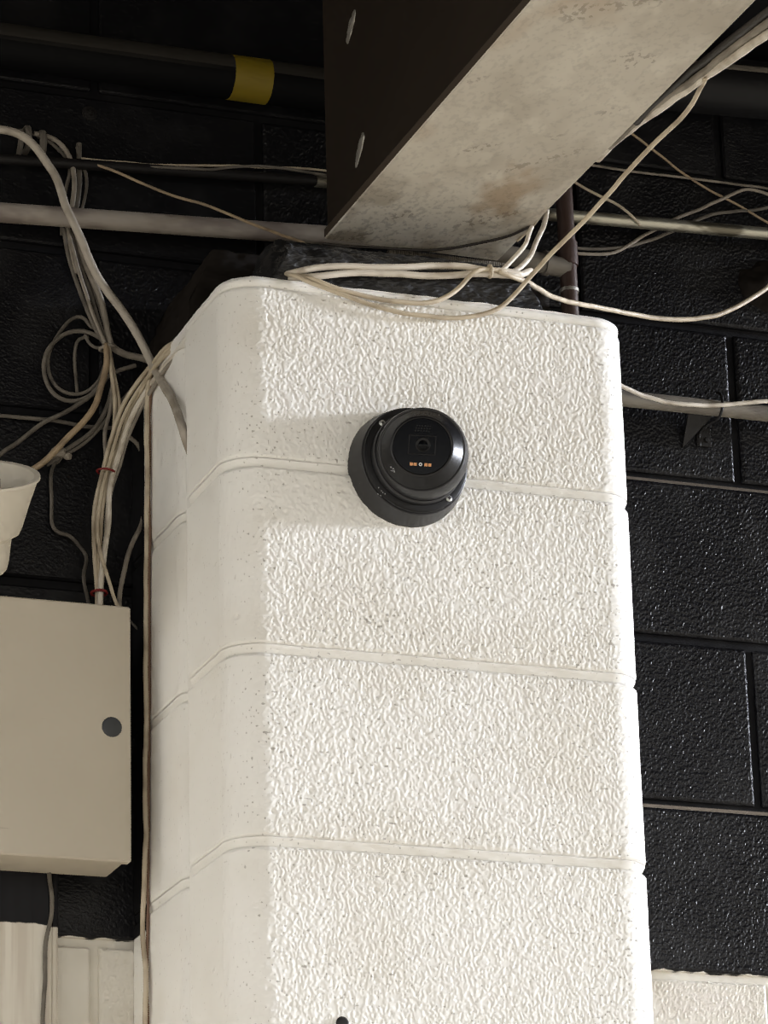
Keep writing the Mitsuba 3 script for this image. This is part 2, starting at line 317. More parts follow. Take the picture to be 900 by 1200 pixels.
# mortar bed on the top, its edge smeared white
P, N, s, face = path_front(0.0025)
zc = np.linspace(H, H + 0.0132, 9); S, Zm = np.meshgrid(s, zc); tt = (Zm - H) / 0.0132
off = -0.0035 + 0.0035 * np.sin(np.pi * np.clip(tt * 0.9, 0, 1)) ** 0.6 - 0.004 * tt ** 4 + 0.0030 * (meshkit.fbm(np.stack([S * 30, Zm * 120, 0 * S], -1), 4, 77) - 0.5)
bed = shell(P, N, zc, off)
from shapely.geometry import Polygon
bt = trimesh.creation.extrude_polygon(Polygon([tuple(q) for q in np.vstack([(P - N * 0.0035)[::12], [(W_ + 0.034, D - 0.004), (-0.033, D - 0.004)]])]), 0.0118, engine="earcut"); bt.apply_translation((0, 0, H + 0.0006))
bed_top = rough(bt, 0.0022, 40, 5, 0.015)
obj("mortar_bed", cat(bed, bed_top), "white_block_paint", "pillar", smooth=40)
# the black-painted cap under the beam: front wash of mortar and the course behind it
poly = [(0.010, 0.212), (0.010, 0.250), (0.020, 0.262), (0.070, 0.290), (0.122, 0.3165), (0.172, 0.318), (0.172, 0.212)]
cs = m3.CrossSection([np.array(poly)[::-1]])
cap = m3.Manifold.extrude(cs, 0.300)
mm = cap.to_mesh(); cap = trimesh.Trimesh(mm.vert_properties[:, :3], mm.tri_verts)
cap.vertices = np.c_[cap.vertices[:, 2] + 0.022, cap.vertices[:, 0], cap.vertices[:, 1]]; cap.fix_normals()
v = cap.vertices.copy(); right = v[:, 0] > 0.2
v[right, 0] += np.where(v[right, 2] < 0.23, 0.008, np.where(v[right, 1] > 0.06, 0.0, -0.012))
v[~right, 0] += np.where(v[~right, 2] > 0.27, 0.034, np.where(v[~right, 2] < 0.23, -0.012, 0.01))
cap.vertices = v
obj("cap_mortar", rough(rough(cap, 0.0050, 55, 3, 0.006), 0.0015, 330, 8, 0.0026), "black_cap_paint", "pillar", smooth=True, label="black painted mortar wash under the beam")
rc = trimesh.convex.convex_hull(np.array([(x, y, z) for z, xl in ((0.2215, -0.026), (0.262, -0.020), (0.326, 0.008)) for x in (xl, W_ + 0.03) for y in (0.190, D - 0.001)]))
obj("cap_block", rough(rc, 0.007, 45, 9, 0.009), "dark_rough_mortar", "pillar", smooth=True, label="rough dark block behind the beam seat")
obj("anchor_plug", lathe([(0, 0.004), (0.0045, 0.0035), (0.0066, 0.001), (0.0066, -0.004), (0, -0.004)], (0.0702, 0, -0.5835), (0, -1, 0), 24), "black_steel", "pillar")

# ---------------------------------------------------------------- the steel beam
BL, BR, BZ, YE = 0.1161, 0.3252, 0.3261, 0.128
tag("steel_beam", "steel beam with a dirty beige underside and dark brown side resting on the pillar", "beam")
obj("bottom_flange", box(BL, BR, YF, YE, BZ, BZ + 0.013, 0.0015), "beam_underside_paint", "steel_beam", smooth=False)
side = m3.Manifold.cube((0.010, YE - 0.002 - YF, CE - BZ - 0.013)).translate((BL + 0.004, YF, BZ + 0.013))
mm = side.to_mesh()
obj("side_plate", trimesh.Trimesh(mm.vert_properties[:, :3], mm.tri_verts), "beam_side_paint", "steel_beam", smooth=False)
obj("side_plate", box(BR - 0.016, BR - 0.006, YF, YE - 0.002, BZ + 0.013, CE), "beam_side_paint", "steel_beam", smooth=False)
ribs = [box(x, x + 0.0017, 0.1285, 0.150, BZ - 0.0125, BZ - 0.0004, 0.0004) for x in np.arange(0.200, BR + 0.008, 0.0026)]
obj("bearing_mortar", rough(box(0.195, BR + 0.010, 0.131, 0.17, BZ - 0.014, BZ - 0.0002), 0.0012, 90, 6, 0.006), "grimy_pipe", "steel_beam", smooth=40, label="ribbed grey mortar under the bearing end")
obj("bearing_ribs", cat(*ribs), "grimy_pipe", "steel_beam", smooth=False)
for (y, z) in ((0.036, 0.548), (0.019, 0.390)):                         # pale raised patches on the dark side plate
    c_ = cat(*[trimesh.creation.icosphere(2, 0.0075 - 0.0012 * abs(q)) for q in (-1, 0, 1, 2)])
    for b_, q in zip(np.split(np.arange(len(c_.vertices)), 4), (-1, 0, 1, 2)): c_.vertices[b_] = c_.vertices[b_] * (0.28, 1.0, 1.0) + (0, 0.007 * q - 0.003, -0.007 * q)
    c_.vertices += (BL + 0.0042, y, z)
    obj("pale_patch", rough(trimesh.convex.convex_hull(c_.vertices), 0.0016, 190, 4, 0.003), "bare_metal", "steel_beam", smooth=True, label="pale raised patch on the dark side plate")

# ---------------------------------------------------------------- the security camera
tag("security_camera", "black turret security camera with a round face fixed to the white pillar", "security camera")
C0 = np.array([0.1555, 0.0, 0.0125]); NA = np.array([0, -1.0, 0])
RB = 0.0648
obj("junction_box", lathe([(0, -0.002), (RB, -0.002), (RB - 0.0002, 0.004), (0.0598, 0.0262), (0.0590, 0.0268), (0, 0.0268)], C0, NA, 96), "camera_plastic", "security_camera")
obj("base_ring", lathe([(0, 0.0268), (0.0578, 0.0268), (0.0582, 0.0278), (0.0578, 0.0300), (0.0565, 0.0312), (0.0515, 0.0322), (0.0505, 0.0318), (0.0500, 0.030), (0, 0.030)], C0, NA, 96), "camera_plastic_dark", "security_camera")
obj("collar", lathe([(0.0508, 0.030), (0.0508, 0.0375), (0.0500, 0.0392), (0.0488, 0.0396), (0.0478, 0.0385), (0.0478, 0.030)], C0, NA, 96), "camera_plastic", "security_camera")
SC = C0 + NA * 0.0480; RS = 0.0490
view = EYE - SC; view /= np.linalg.norm(view)
AX = np.array([-0.35948, -0.9289, -0.08901]); AX /= np.linalg.norm(AX)            # the way the lens looks
ca = 0.0180; rb = math.sqrt(RS ** 2 - ca ** 2)
prof = [(0, -RS)] + [(RS * math.cos(a), RS * math.sin(a)) for a in np.linspace(-math.pi / 2 + 0.05, math.asin(ca / RS), 40)]
prof += [(rb - 0.0004, ca + 0.0010), (rb - 0.0012, ca + 0.0014), (rb - 0.0022, ca + 0.0012), (0.030, ca - 0.002), (0, ca - 0.002)]
eye = obj("eyeball", lathe(prof, SC, AX, 96), "camera_plastic", "security_camera", smooth=25)
obj("bezel", lathe([(0.028, ca - 0.004), (rb - 0.0022, ca + 0.0004), (rb - 0.0024, ca + 0.0012), (rb - 0.0034, ca + 0.0024), (0.0345, 0.0300), (0.0328, 0.0318), (0.0312, 0.0322), (0.0304, 0.0316), (0.0303, 0.0308), (0.028, 0.0306), (0.028, ca - 0.004)], SC, AX, 96), "camera_bezel", eye, smooth=30)
u0 = np.cross([0, 0, 1.0], AX); u0 /= np.linalg.norm(u0); v0 = np.cross(AX, u0)   # right and up on the face, seen from in front: u0
rl = math.radians(-5); u1 = u0 * math.cos(rl) + v0 * math.sin(rl); v1 = np.cross(AX, u1)
FZ = 0.0313
def onface(a, b, h=0.0): return SC + AX * (FZ + h) + u1 * a + v1 * b
def facebox(a, b, w, hh, d, bev=0.0004):
    m = box(-w / 2, w / 2, -hh / 2, hh / 2, 0, d, bev); M = np.eye(4); M[:3, 0], M[:3, 1], M[:3, 2], M[:3, 3] = u1, v1, AX, onface(a, b); m.apply_transform(M); return m
win = obj("face_window", lathe([(0, FZ - 0.0006), (0.0302, FZ - 0.0006), (0.0302, FZ), (0.0298, FZ + 0.0003), (0, FZ + 0.0003)], SC, AX, 72), "camera_window", "security_camera", label="round black glass face")
fr = [facebox(0.0, 0.0115, 0.029, 0.0014, 0.0009), facebox(0.0, -0.0085, 0.029, 0.0014, 0.0009), facebox(-0.0138, 0.0015, 0.0014, 0.020, 0.0009), facebox(0.0138, 0.0015, 0.0014, 0.020, 0.0009)]
obj("lens_frame", cat(*fr), "camera_plastic_dark", win, smooth=False)
obj("lens_bezel", lathe([(0.0045, 0.0002), (0.0080, 0.0002), (0.0080, 0.0012), (0.0072, 0.0016), (0.0048, 0.0008)], onface(0.001, 0.0018), AX, 40), "camera_plastic_dark", win)
obj("lens", lathe([(0, 0.0020), (0.0018, 0.0018), (0.0036, 0.0012), (0.0050, 0.0003), (0, 0.0003)], onface(0.001, 0.0018), AX, 40), "camera_window", win)
for i, x in enumerate((-0.0098, -0.0058, 0.0052, 0.0092)):
    obj("led", facebox(x, -0.0195, 0.0033, 0.0034, 0.0008, 0.0002), "led_orange", win, smooth=False, label="small orange infrared LED")
obj("led_sensor", lathe([(0.0008, 0.0002), (0.0019, 0.0002), (0.0019, 0.0010), (0.0008, 0.0010)], onface(-0.0003, -0.0195), AX, 24), "screw_steel", win)
hole = [lathe([(0, 0.0003), (0.0009, 0.0003), (0.0009, 0.0008), (0, 0.0008)], onface(-0.0075 + 0.0028 * i + 0.0006 * j, 0.0165 + 0.0028 * j), AX, 8) for j in range(3) for i in range(6)]
obj("speaker_grille", cat(*hole), "camera_plastic_dark", win, smooth=False)
def screw(pos, ax, r):
    head = lathe([(0, 0.0014), (r * 0.7, 0.0013), (r, 0.0006), (r, -0.002), (0, -0.002)], pos, ax, 24)
    return head
def cross_slot(pos, ax, r):
    e1 = np.cross([0.2, 0.1, 1.0], ax); e1 /= np.linalg.norm(e1); e2 = np.cross(ax, e1); ms = []
    for a, b in ((e1, e2), (e2, e1)):
        m = box(-r * 0.55, r * 0.55, -r * 0.14, r * 0.14, 0.0010, 0.0018); M = np.eye(4); M[:3, 0], M[:3, 1], M[:3, 2], M[:3, 3] = a, np.cross(ax, a), ax, pos; m.apply_transform(M); ms.append(m)
    return cat(*ms)
for p in ((0.1183, -0.0318, 0.0492), (0.1908, -0.0318, -0.0273)):
    p = np.array(p); s_ = obj("screw", screw(p, NA, 0.0036), "screw_steel", "security_camera", label="steel cross-head screw"); obj("slot", cross_slot(p, NA, 0.0036), "black_steel", s_, smooth=False)
# small printed mark on the dark rim: two dots inside an open arc
def onrim(p): return np.array(p)
MK = np.array([0.1175, -0.06, -0.0104]); 
a_ = np.linspace(-2.2, 2.0, 24)
arc = tube([MK + 0.0036 * (np.cos(t) * u0 + np.sin(t) * v0) for t in a_], 0.00035, 6, smooth=False)
dots = [trimesh.creation.icosphere(2, 0.0009) for _ in range(3)]
for dt, o in zip(dots, ((-0.0016, 0.0006), (0.0008, -0.0012), (0.0018, -0.0044))): dt.apply_translation(MK + u0 * o[0] + v0 * o[1])
obj("printed_mark", cat(arc, *dots), "print_grey", "security_camera", smooth=True, label="pale arc and dots mark")
MK2 = np.array([0.1153, -0.0318, -0.0263])
dots = []
for o in ((-0.003, 0.003), (0.0, 0.0), (0.0015, -0.002), (0.004, -0.003), (-0.001, -0.0055), (-0.004, -0.004)):
    dt = trimesh.creation.icosphere(1, 0.0007); dt.apply_translation(MK2 + np.array([o[0], 0, o[1]])); dots.append(dt)
obj("pale_specks", cat(*dots), "print_grey", "security_camera", smooth=True)  # small pale grey specks on the base ring
obj("pinhole_screw", lathe([(0, 0.0008), (0.0011, 0.0006), (0.0011, -0.001), (0, -0.001)], (0.1639, -0.0776, 0.046), AX, 16), "screw_steel", "security_camera")

# ---------------------------------------------------------------- the metal box on the left, its board, the lamp holder
tag("wooden_board", "vertical wooden board behind the metal box, black above and off-white below", "board")
def board_bump(p, n, uv): return fbm(p.x * 130, p.z * 9, 2.0, octaves=3)
principled("board_paint", proc(lambda p, n, uv: mix(mix((0.66, 0.62, 0.545), (0.56, 0.51, 0.44), smoothstep(0.45, 0.7, fbm(p.x * 120, p.z * 5, 1.0))), (0.013, 0.013, 0.015), smoothstep(WALL_W - 0.0008, WALL_W + 0.0008, p.z - 0.004 - 0.005 * (fbm(p.x * 70, p.z * 70, 2.0) - 0.5)))), 0.55, bump=proc(board_bump, eps=0.0008), scale=0.002, spec=0.12)
obj("plank", box(-0.36, -0.1345, 0.3375, D - 0.001, FL, -0.10, 0.004), "board_paint", "wooden_board", smooth=False)
obj("trim_strip", box(-0.1335, -0.1255, 0.347, D - 0.001, FL, -0.10, 0.002), "board_paint", "wooden_board", smooth=False)
tag("electrical_enclosure", "beige metal box with a dark round plug in its door", "metal box")
EX0, EX1, EY0, EY1, EZ0, EZ1 = -0.43, -0.0700, 0.258, 0.3365, -0.3655, -0.0795
obj("body", box(EX0 + 0.004, EX1 - 0.004, EY0 + 0.012, EY1, EZ0 + 0.002, EZ1 - 0.003, 0.0015), "enclosure_paint", "electrical_enclosure", smooth=False)
door = m3.Manifold.cube((EX1 - EX0, 0.012, EZ1 - EZ0)).translate((EX0, EY0, EZ0))
mm = box(EX0, EX1, EY0, EY0 + 0.0125, EZ0, EZ1, 0.0018)
dr_ = obj("door", mm, "enclosure_paint", "electrical_enclosure", smooth=False)
obj("plug", lathe([(0, 0.0015), (0.0085, 0.0015), (0.0112, 0.0005), (0.0116, -0.004), (0, -0.004)], (-0.0917, 0.258, -0.2175), NA, 40), "dark_plug", dr_, label="dark round hole plug")
tag("lamp_holder", "off-white flared plastic lamp holder at the left edge of the photo above the metal box", "lamp holder")
LP, LA = np.array([-0.2575, 0.2, 0.0344]), np.array([-0.13972, -0.5489, 0.82413])
cup = [(0.0605, -0.0005), (0.0665, 0.0), (0.0668, -0.0030), (0.0645, -0.0038), (0.0560, -0.030), (0.0480, -0.058), (0.0455, -0.0635), (0.0405, -0.066), (0.0370, -0.070), (0.0345, -0.095), (0.0325, -0.104), (0.0290, -0.108), (0, -0.109), (0, -0.062), (0.040, -0.060), (0.0530, -0.028), (0.0605, -0.0005)]
obj("cup", lathe(cup, LP, LA, 72), "lamp_plastic", "lamp_holder")
obj("socket", lathe([(0, 0.062), (0.012, 0.062), (0.0215, 0.060), (0.024, 0.055), (0.025, 0.0), (0, 0.0)], LP - LA * 0.060, LA, 40), "grey_rubber", "lamp_holder", label="grey socket inside the cup")
obj("arm", tube([LP - LA * 0.106, LP - LA * 0.118, (LP[0] - 0.005, 0.297, EZ1 + 0.012), (LP[0] - 0.005, 0.3, EZ1 - 0.002)], 0.010, 16), "lamp_plastic", "lamp_holder")

# ---------------------------------------------------------------- pipes
def pipe(name, pts, r, mat, label, category="pipe", sides=28, smooth=True):
    return obj(name, tube(pts, r, sides, 0.02, smooth), mat, label=label, category=category)
pipe("pipe", [(-1.9214, 0.335, 0.3071), (0.3154, 0.335, 0.435)], 0.0116, "dusty_pipe_paint", "dusty light grey pipe crossing the black wall left of the beam", smooth=False)
k = thing("gas_pipe", "thick black pipe with a yellow band near the ceiling left of the beam", "pipe")
obj("tube", tube([(-2.0082, 0.335, 0.6146), (0.4393, 0.335, 0.6178)], 0.0265, 32, 0.02, False), "oversprayed_pipe", k)
obj("band", tube([(0.0767, 0.335, 0.6173), (0.124, 0.335, 0.6174)], 0.0271, 32, 0.02, False), "yellow_tape", k, label="yellow tape band")
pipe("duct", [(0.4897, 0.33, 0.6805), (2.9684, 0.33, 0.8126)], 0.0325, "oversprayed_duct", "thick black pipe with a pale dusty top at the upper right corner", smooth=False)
k = thing("conduit", "thin black conduit with a shiny coupling where it meets the beam", "conduit")
obj("tube", tube([(-1.1465, 0.352, 0.4211), (0.3857, 0.352, 0.5176)], 0.0062, 20, 0.02, False), "black_steel", k)
obj("coupling", tube([(0.1889, 0.352, 0.5052), (0.2114, 0.352, 0.5066)], 0.0078, 20, 0.02, False), "galvanized_steel", k, label="shiny steel coupling")
pipe("conduit", [(0.3602, 0.338, 0.489), (2.6126, 0.338, 0.586)], 0.0078, "galvanized_steel", "galvanized steel conduit crossing the black wall right of the brown pipe", "conduit", smooth=False)
pipe("pipe", [(0.4058, 0.338, 0.2636), (2.6941, 0.338, 0.2802)], 0.0098, "grimy_pipe", "dusty beige pipe held by a hanger on the black wall right of the pillar", smooth=False)
k = thing("standpipe", "dark brown vertical pipe with a side branch behind the pillar top", "pipe")
obj("tube", tube([(0.4848, 0.3, 0.76), (0.4888, 0.3, 0.4245), (0.4908, 0.3, -2.84)], 0.0104, 24, 0.02, False), "brown_pipe_paint", k)
obj("tee", tube([(0.4888, 0.3, 0.4414), (0.4888, 0.3, 0.4114)], 0.0125, 24, 0.02, False), "brown_pipe_paint", k)
obj("coupling", tube([(0.4888, 0.3, 0.3812), (0.4888, 0.3, 0.3769)], 0.0116, 24, 0.02, False), "bare_metal", k)
obj("branch", tube([(0.4888, 0.3, 0.4076), (0.3728, 0.3, 0.4196)], 0.0122, 24, 0.02, False), "grimy_pipe", k, label="grey horizontal branch")
obj("branch_collar", tube([(0.4574, 0.3, 0.4116), (0.4634, 0.3, 0.4116)], 0.0152, 24, 0.02, False), "grimy_pipe", k)
lump = trimesh.creation.icosphere(3, 1.0); lump.apply_scale((0.050, 0.022, 0.034)); lump.apply_translation((0.7979, 0.372, 0.4497))
obj("mortar_lump", rough(lump, 0.012, 45, 21, 0.008), "dark_rough_mortar", label="dark brown lump of mortar on the wall at the right edge", category="mortar lump")
# ---------------------------------------------------------------- cables
CABLES = [
    ("cable", "cable_white_dimmed", 0.005, "thick off-white cable swooping from the upper left down to the pillar corner", None, [(-1.1, 0.32, 0.56), (-0.9336, 0.318, 0.5466), (-0.7672, 0.316, 0.5331), (-0.6008, 0.314, 0.5197), (-0.4344, 0.312, 0.5063), (-0.268, 0.31, 0.4929), (-0.2082, 0.31, 0.497), (-0.1901, 0.31, 0.4953), (-0.173, 0.31, 0.487), (-0.1557, 0.31, 0.4668), (-0.1415, 0.31, 0.4442), (-0.1337, 0.305, 0.4164), (-0.125, 0.3, 0.391), (-0.1129, 0.3, 0.3661), (-0.1028, 0.3, 0.3389), (-0.0847, 0.3, 0.3097), (-0.0626, 0.29, 0.2718), (-0.0457, 0.28, 0.2335), (-0.0384, 0.262, 0.1996), (-0.0415, 0.1986, 0.147), (-0.042, 0.1607, 0.103), (-0.041, 0.149, 0.0821), (-0.0315, 0.158, 0.0686), (-0.0216, 0.165, 0.0573)]),
    ("cable", "cable_grey", 0.003, "grey cable looping from a clip at the upper left down behind the light grey pipe", None, [(-0.155, 0.358, 0.5208), (-0.1406, 0.358, 0.5196), (-0.1264, 0.35, 0.5093), (-0.1141, 0.35, 0.4925), (-0.1083, 0.352, 0.4725), (-0.1093, 0.352, 0.4399), (-0.1145, 0.355, 0.4114), (-0.1144, 0.355, 0.3868), (-0.1056, 0.35, 0.3485)]),
    ("cable", "cable_dusty", 0.0022, "thin dusty cable arching just below the clips at the upper left", None, [(-0.1483, 0.36, 0.5194), (-0.1359, 0.36, 0.5146), (-0.1215, 0.36, 0.5035), (-0.1112, 0.36, 0.4864), (-0.1152, 0.36, 0.4588), (-0.1192, 0.36, 0.4312), (-0.1212, 0.36, 0.3987)]),
    ("cable", "cable_dusty", 0.002, "thin cable bowing right beside the grey loop at the upper left", None, [(-0.103, 0.36, 0.5126), (-0.0999, 0.36, 0.4978), (-0.0941, 0.355, 0.4779), (-0.0931, 0.355, 0.4574), (-0.0982, 0.355, 0.4319), (-0.1014, 0.358, 0.4058), (-0.0977, 0.36, 0.375)]),
    ("cable", "cable_dusty", 0.0032, "dark dusty cable hanging straight behind the grey loop", None, [(-0.1004, 0.362, 0.5183), (-0.0993, 0.362, 0.4835), (-0.1013, 0.362, 0.4453), (-0.1043, 0.362, 0.4071), (-0.0971, 0.362, 0.3759)]),
    ("cable", "cable_dusty", 0.0026, "dusty cable on the left edge of the hank hanging below the light grey pipe", "dusty vertical cables", [(-0.1206, 0.355, 0.4042), (-0.1121, 0.352, 0.3592), (-0.099, 0.348, 0.3167), (-0.0852, 0.343, 0.2795), (-0.074, 0.34, 0.2586)]),
    ("cable", "cable_grey", 0.0024, "grey cable second from the left in the hank below the light grey pipe", "dusty vertical cables", [(-0.1155, 0.355, 0.4049), (-0.1056, 0.35, 0.3592), (-0.0928, 0.345, 0.311), (-0.081, 0.34, 0.2756), (-0.0738, 0.337, 0.2554)]),
    ("cable", "cable_dusty", 0.0024, "dusty cable in the middle of the hank below the light grey pipe", "dusty vertical cables", [(-0.11, 0.36, 0.4055), (-0.1016, 0.357, 0.3679), (-0.0867, 0.352, 0.3198), (-0.0765, 0.345, 0.2781), (-0.0709, 0.34, 0.2558)]),
    ("cable", "cable_grey", 0.0038, "thickest grey cable of the hank below the light grey pipe", "dusty vertical cables", [(-0.1028, 0.36, 0.4043), (-0.096, 0.355, 0.3678), (-0.0842, 0.35, 0.3352), (-0.0749, 0.347, 0.3065), (-0.07, 0.343, 0.276), (-0.0669, 0.34, 0.2584)]),
    ("cable", "cable_dusty", 0.0022, "dusty cable on the right edge of the hank below the light grey pipe", "dusty vertical cables", [(-0.0977, 0.36, 0.391), (-0.0883, 0.357, 0.3482), (-0.0761, 0.35, 0.3013), (-0.069, 0.343, 0.2604)]),
    ("cable", "cable_tan", 0.0036, "tan cable curving from the knot down to the clamp above the lamp holder", None, [(-0.0744, 0.335, 0.2577), (-0.0759, 0.33, 0.2472), (-0.0769, 0.33, 0.2283), (-0.083, 0.33, 0.2017), (-0.09, 0.33, 0.1792), (-0.1054, 0.332, 0.1566), (-0.1214, 0.335, 0.1375), (-0.1363, 0.338, 0.1196), (-0.1487, 0.343, 0.1078), (-0.1694, 0.35, 0.0949)]),
    ("cable", "cable_beige", 0.0026, "beige cable dropping from the knot with a slight bow to the right", None, [(-0.073, 0.333, 0.2529), (-0.0699, 0.33, 0.2208), (-0.0669, 0.33, 0.1931), (-0.0665, 0.328, 0.1665), (-0.0724, 0.322, 0.1329), (-0.0776, 0.318, 0.1054)]),
    ("cable", "cable_beige", 0.0025, "beige cable from the knot ending on the bundle at the right", None, [(-0.0708, 0.337, 0.2526), (-0.0654, 0.335, 0.2211), (-0.062, 0.333, 0.1979), (-0.0609, 0.33, 0.1782), (-0.0655, 0.325, 0.1501)]),
    ("cable", "cable_grey", 0.0024, "grey-beige cable kinking left below the knot into the bundle", None, [(-0.0654, 0.342, 0.2133), (-0.0674, 0.342, 0.184), (-0.0756, 0.338, 0.1537), (-0.078, 0.33, 0.1301), (-0.0794, 0.322, 0.1036)]),
    ("cable", "cable_beige", 0.0027, "beige cable on the left side of the bundle held by the red ties", "beige cables tied with red ties", [(-0.0103, 0.195, 0.2374), (-0.0226, 0.188, 0.2179), (-0.0359, 0.215, 0.2167), (-0.0405, 0.245, 0.2134), (-0.0408, 0.28, 0.2124), (-0.0498, 0.3, 0.1993), (-0.0605, 0.308, 0.1805), (-0.0683, 0.312, 0.1605), (-0.0757, 0.314, 0.1348), (-0.0817, 0.314, 0.1086), (-0.0877, 0.314, 0.0826), (-0.0936, 0.314, 0.0547), (-0.0956, 0.314, 0.0244), (-0.0957, 0.31, -0.015), (-0.094, 0.306, -0.0528), (-0.094, 0.306, -0.0755)]),
    ("cable", "cable_beige", 0.0021, "thin beige cable leaving the red-tied bundle and crossing to the right above the metal box", "beige cables tied with red ties", [(-0.0104, 0.195, 0.2292), (-0.0227, 0.188, 0.2108), (-0.035, 0.215, 0.2076), (-0.0396, 0.245, 0.2063), (-0.0418, 0.29, 0.2026), (-0.0528, 0.3, 0.1835), (-0.0631, 0.306, 0.1609), (-0.0705, 0.308, 0.1363), (-0.0785, 0.308, 0.1069), (-0.0858, 0.307, 0.0794), (-0.0923, 0.305, 0.0488), (-0.0946, 0.304, 0.0211), (-0.0908, 0.3, -0.0128), (-0.0774, 0.296, -0.0574), (-0.0715, 0.296, -0.0727)]),
    ("cable", "cable_white", 0.0032, "thick off-white cable on the right side of the red-tied bundle", "beige cables tied with red ties", [(-0.0105, 0.195, 0.2231), (-0.0227, 0.188, 0.2057), (-0.0321, 0.215, 0.2008), (-0.0351, 0.25, 0.1985), (-0.0398, 0.29, 0.1915), (-0.0499, 0.3, 0.1704), (-0.0581, 0.306, 0.1491), (-0.0666, 0.308, 0.1234), (-0.0746, 0.308, 0.0951), (-0.0796, 0.308, 0.0713), (-0.0806, 0.308, 0.0359), (-0.0861, 0.306, -0.0054), (-0.0922, 0.302, -0.0539), (-0.0922, 0.302, -0.0766)]),
    ("cable", "cable_beige", 0.0026, "beige cable in the middle of the red-tied bundle, between its left and right ones", "beige cables tied with red ties", [(-0.0088, 0.2, 0.2345), (-0.0214, 0.192, 0.2156), (-0.0364, 0.22, 0.2114), (-0.0413, 0.262, 0.2044), (-0.0458, 0.3, 0.1894), (-0.0559, 0.31, 0.1663), (-0.0631, 0.313, 0.1409), (-0.0708, 0.314, 0.1149), (-0.0788, 0.314, 0.0866), (-0.0847, 0.314, 0.0576), (-0.0877, 0.314, 0.0251), (-0.0908, 0.31, -0.0145), (-0.092, 0.306, -0.0526), (-0.092, 0.306, -0.0754)]),
    ("cable", "cable_grey", 0.0024, "grey cable at the right edge of the red-tied bundle", "beige cables tied with red ties", [(-0.0105, 0.195, 0.218), (-0.0221, 0.19, 0.2025), (-0.031, 0.212, 0.1988), (-0.0371, 0.25, 0.1901), (-0.0407, 0.294, 0.1795), (-0.0517, 0.304, 0.1542), (-0.06, 0.31, 0.1299), (-0.0677, 0.311, 0.1019), (-0.0757, 0.311, 0.0757), (-0.0807, 0.311, 0.0469), (-0.083, 0.31, 0.0062), (-0.0897, 0.304, -0.0461), (-0.0907, 0.304, -0.0759)]),
    ("cable", "cable_dusty", 0.0026, "dusty cable of the large loop left of the knot, the outer turn", None, [(-0.0734, 0.342, 0.2626), (-0.0846, 0.345, 0.2719), (-0.101, 0.348, 0.2764), (-0.1195, 0.35, 0.2718), (-0.135, 0.352, 0.2561), (-0.1434, 0.354, 0.234), (-0.1402, 0.354, 0.2115), (-0.1282, 0.354, 0.1962), (-0.1094, 0.353, 0.1917), (-0.0902, 0.35, 0.2), (-0.0766, 0.345, 0.2163), (-0.0619, 0.34, 0.2276), (-0.0391, 0.335, 0.2367)]),
    ("cable", "cable_dusty", 0.0022, "dusty cable of the loop left of the knot, the inner turn with a pointed top", None, [(-0.0786, 0.345, 0.28), (-0.0893, 0.35, 0.2838), (-0.0965, 0.353, 0.2947), (-0.1061, 0.355, 0.2954), (-0.1176, 0.357, 0.2843), (-0.1283, 0.358, 0.2676), (-0.1363, 0.358, 0.2479), (-0.1352, 0.358, 0.224), (-0.1254, 0.357, 0.207), (-0.1096, 0.356, 0.2011), (-0.0931, 0.354, 0.2054), (-0.0791, 0.35, 0.22), (-0.0735, 0.345, 0.2365)]),
    ("cable", "cable_dusty", 0.002, "short dusty cable standing inside the large loop", None, [(-0.0907, 0.352, 0.2729), (-0.1011, 0.358, 0.2698), (-0.1056, 0.36, 0.2522), (-0.1045, 0.36, 0.2282), (-0.1014, 0.36, 0.2035)]),
    ("cable", "cable_dusty", 0.002, "short dusty cable hooking left under the knot", None, [(-0.0948, 0.352, 0.2745), (-0.0913, 0.35, 0.2647), (-0.0838, 0.348, 0.2585), (-0.0728, 0.344, 0.2582)]),
    ("cable", "cable_grey", 0.0042, "thick grey cable from the knot across to the pillar corner", None, [(-0.0685, 0.345, 0.2623), (-0.0612, 0.342, 0.2556), (-0.0503, 0.338, 0.2491), (-0.0329, 0.335, 0.2457), (-0.0135, 0.332, 0.2405), (-0.0015, 0.325, 0.233)]),
    ("cable", "cable_dusty", 0.0024, "grey cable running level from the left edge below the loop", None, [(-1.4, 0.363, 0.2), (-1.233, 0.3629, 0.1953), (-1.066, 0.3627, 0.1906), (-0.8989, 0.3626, 0.186), (-0.7319, 0.3624, 0.1813), (-0.5649, 0.3623, 0.1766), (-0.3979, 0.3621, 0.1719), (-0.2309, 0.362, 0.1672), (-0.1915, 0.362, 0.1685), (-0.1667, 0.362, 0.1691), (-0.1394, 0.36, 0.1683), (-0.1124, 0.36, 0.1671), (-0.0923, 0.36, 0.1651), (-0.0672, 0.36, 0.1668), (-0.0413, 0.362, 0.1682)]),
    ("cable", "cable_dusty", 0.0026, "dusty cable slanting up from the left edge to the right under the loop", None, [(-0.9, 0.362, -0.02), (-0.7327, 0.361, 0.0076), (-0.5655, 0.36, 0.0352), (-0.3982, 0.359, 0.0628), (-0.231, 0.358, 0.0904), (-0.1921, 0.358, 0.1198), (-0.1678, 0.357, 0.1404), (-0.141, 0.354, 0.1638), (-0.1202, 0.35, 0.176), (-0.0988, 0.348, 0.1911), (-0.08, 0.347, 0.2084), (-0.0705, 0.345, 0.2243)]),
    ("cable", "cable_dusty", 0.0026, "dusty cable running beside the tan cable to the clamp", None, [(-0.1825, 0.356, 0.0926), (-0.1561, 0.352, 0.1051), (-0.1259, 0.347, 0.1239), (-0.1016, 0.345, 0.1422), (-0.0846, 0.345, 0.1605), (-0.0723, 0.346, 0.1829), (-0.0652, 0.346, 0.2097)]),
